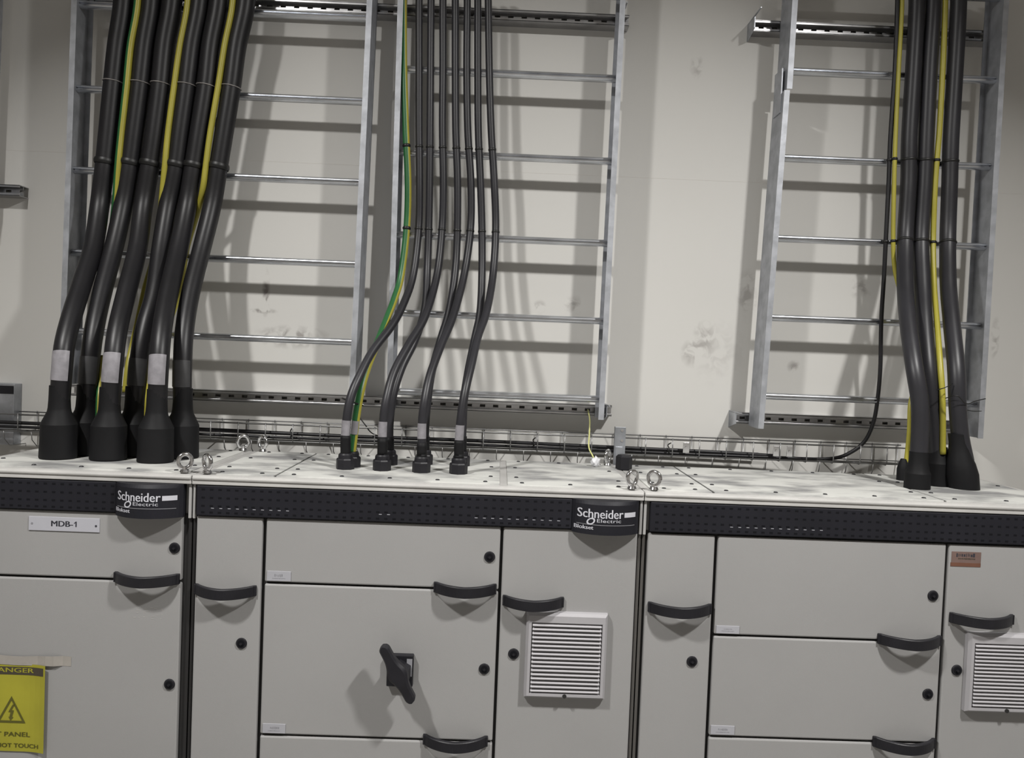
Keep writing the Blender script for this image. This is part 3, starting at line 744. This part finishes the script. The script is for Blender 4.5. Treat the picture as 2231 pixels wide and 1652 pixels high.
# cable ties
def tie_on(P_, z, r, m, label, grp, w_=.0045):
    for a, b in zip(P_[:-1], P_[1:]):
        if min(a.z, b.z) <= z <= max(a.z, b.z):
            c = a+(b-a)*((z-a.z)/(b.z-a.z)); d_ = (b-a).normalized()
            o = MB().tube([c-d_*w_, c-d_*w_*.3, c+d_*w_*.3, c+d_*w_], [r-.0006, r+.0017, r+.0017, r-.0006], m, 18, caps=False).build('cable_tie')
            tag(o, label, 'cable tie', grp); return
for P_, r, lab, side in TIES:
    short = lab
    if side == 'left':
        tie_on(P_, 3.497, r, 'tie_pale', 'pale upper tie around the '+short, 'pale ties on the left ladder', .0018)
        tie_on(P_, 3.215, r+.0008, 'tie', 'black lower tie around the '+short, 'black ties on the left ladder', .010)
    elif side == 'mid':
        tie_on(P_, 3.322, r, 'tie', 'black upper tie around the '+short, 'ties on the middle ladder', .006)
        tie_on(P_, 3.026, r, 'tie', 'black lower tie around the '+short, 'ties on the middle ladder', .006)
    else:
        tie_on(P_, 3.348, r, 'tie', 'black upper tie around the '+short, 'ties on the right ladder', .005)
        tie_on(P_, 3.052, r, 'tie', 'black lower tie around the '+short, 'ties on the right ladder', .005)
pts = [at(2060, 868, .27), at(2085, 862, .235), at(2105, 880, .25), at(2125, 874, .28), at(2147, 869, .30)]
tag(MB().tube(spline(pts, 4), .0016, 'tie', 8).tube(spline([at(2040, 850, .27), at(2058, 845, .25), at(2075, 836, .26)], 4), .0016, 'tie', 8).tube(spline([at(2098, 892, .26), at(2120, 896, .28), at(2138, 896, .30)], 4), .0014, 'tie', 8).build('cable_tie'), 'black tie with long loose tails around the rightmost thick cable', 'cable tie')
tag(MB().tube(spline([at(838, 694, .45), at(843, 702, .44), at(852, 700, .45)], 4), .005, 'tie', 8).build('cable_tie'), 'black tie joining the green earth cable to the first slim cable', 'cable tie')
tag(MB().tube(spline([at(746, 868, .24), at(760, 874, .21), at(778, 880, .24), at(790, 884, .27)], 4), .003, 'tie', 8).build('cable_tie'), 'black tie low down joining the green earth cable and the first slim cable', 'cable tie')

# thin wires
tag(MB().tube(spline([at(1281, 893, .66), at(1285, 915, .62), at(1284, 945, .58), at(1283, 975, .53), at(1292, 995, .50), at(1296, 1008, .49)], 5), .0026, 'lemon', 8).build('earth_wire'), 'thin pale yellow wire hanging from the lower strut at the middle ladder', 'wire')
bm = bmesh.new(); bmesh.ops.create_icosphere(bm, subdivisions=3, radius=1)
for v in bm.verts:
    k = 1+.28*sin(7*v.co.x+3*v.co.y)*cos(6*v.co.z)+.12*sin(17*v.co.x); v.co = Vector((v.co.x*.016*k, v.co.y*.014*k, v.co.z*.018*k))
c_ = at(1296, 1018, .47)
tag(MB().bm(bm, 'foil', True, Matrix.Translation((c_.x, c_.y, TOP+.016))).build('crumpled_plastic'), 'small crumpled clear plastic wrap on the roof below the pale yellow wire', 'plastic wrap')
tray_c = [
 ('upper black control cable lying along the wire tray', [(-2.2, .63, 2.262), (-1.6, .628, 2.260), (-1.1, .633, 2.262), (-.6, .63, 2.257), (-.1, .632, 2.258), (.35, .629, 2.254), (.8, .63, 2.250), (1.05, .64, 2.243)], .0068),
 ('lower black control cable lying along the wire tray', [(-2.2, .622, 2.245), (-1.5, .62, 2.246), (-.9, .624, 2.244), (-.3, .62, 2.244), (.2, .624, 2.243), (.7, .62, 2.240), (1.2, .63, 2.238)], .0056),
 ('grey control cable at the back of the wire tray', [(-2.2, .69, 2.250), (-1.4, .685, 2.252), (-.7, .69, 2.249), (0, .686, 2.251), (.6, .69, 2.247), (1.0, .69, 2.243)], .0045),
]
for k, (lab, pts, r) in enumerate(tray_c):
    tag(MB().tube(spline(pts, 6), r, 'cable' if k < 2 else 'sleeve', 10).build('control_cable'), lab, 'cable', 'control cables in the wire tray')
for k, (px, py) in enumerate(((635, 940), (1162, 968), (1455, 985))):
    p = at(px, py, .605)
    tag(MB().tube(spline([(p.x, .592, TZ0+.012), (p.x+.003, .590, TZ0+.026), (p.x-.002, .600, TZ0+.040), (p.x+.006, .588, TZ0+.050)], 4), .0022, 'tie', 6).tube([(p.x, .592, TZ0+.02), (p.x, .64, TZ0+.02)], .002, 'tie', 6).build('cable_tie'), 'black tie on the wire tray ' + ['behind the left part of the middle cabinet', 'behind the vent column of the middle cabinet', 'behind the narrow column of the right cabinet'][k], 'cable tie')
tag(MB().tube(spline([at(780, 905, .60), at(795, 925, .60), at(812, 945, .61), at(850, 957, .62)], 5), .0022, 'tie', 8).build('control_wire'), 'thin black wire hanging into the tray behind the first slim cables', 'wire')
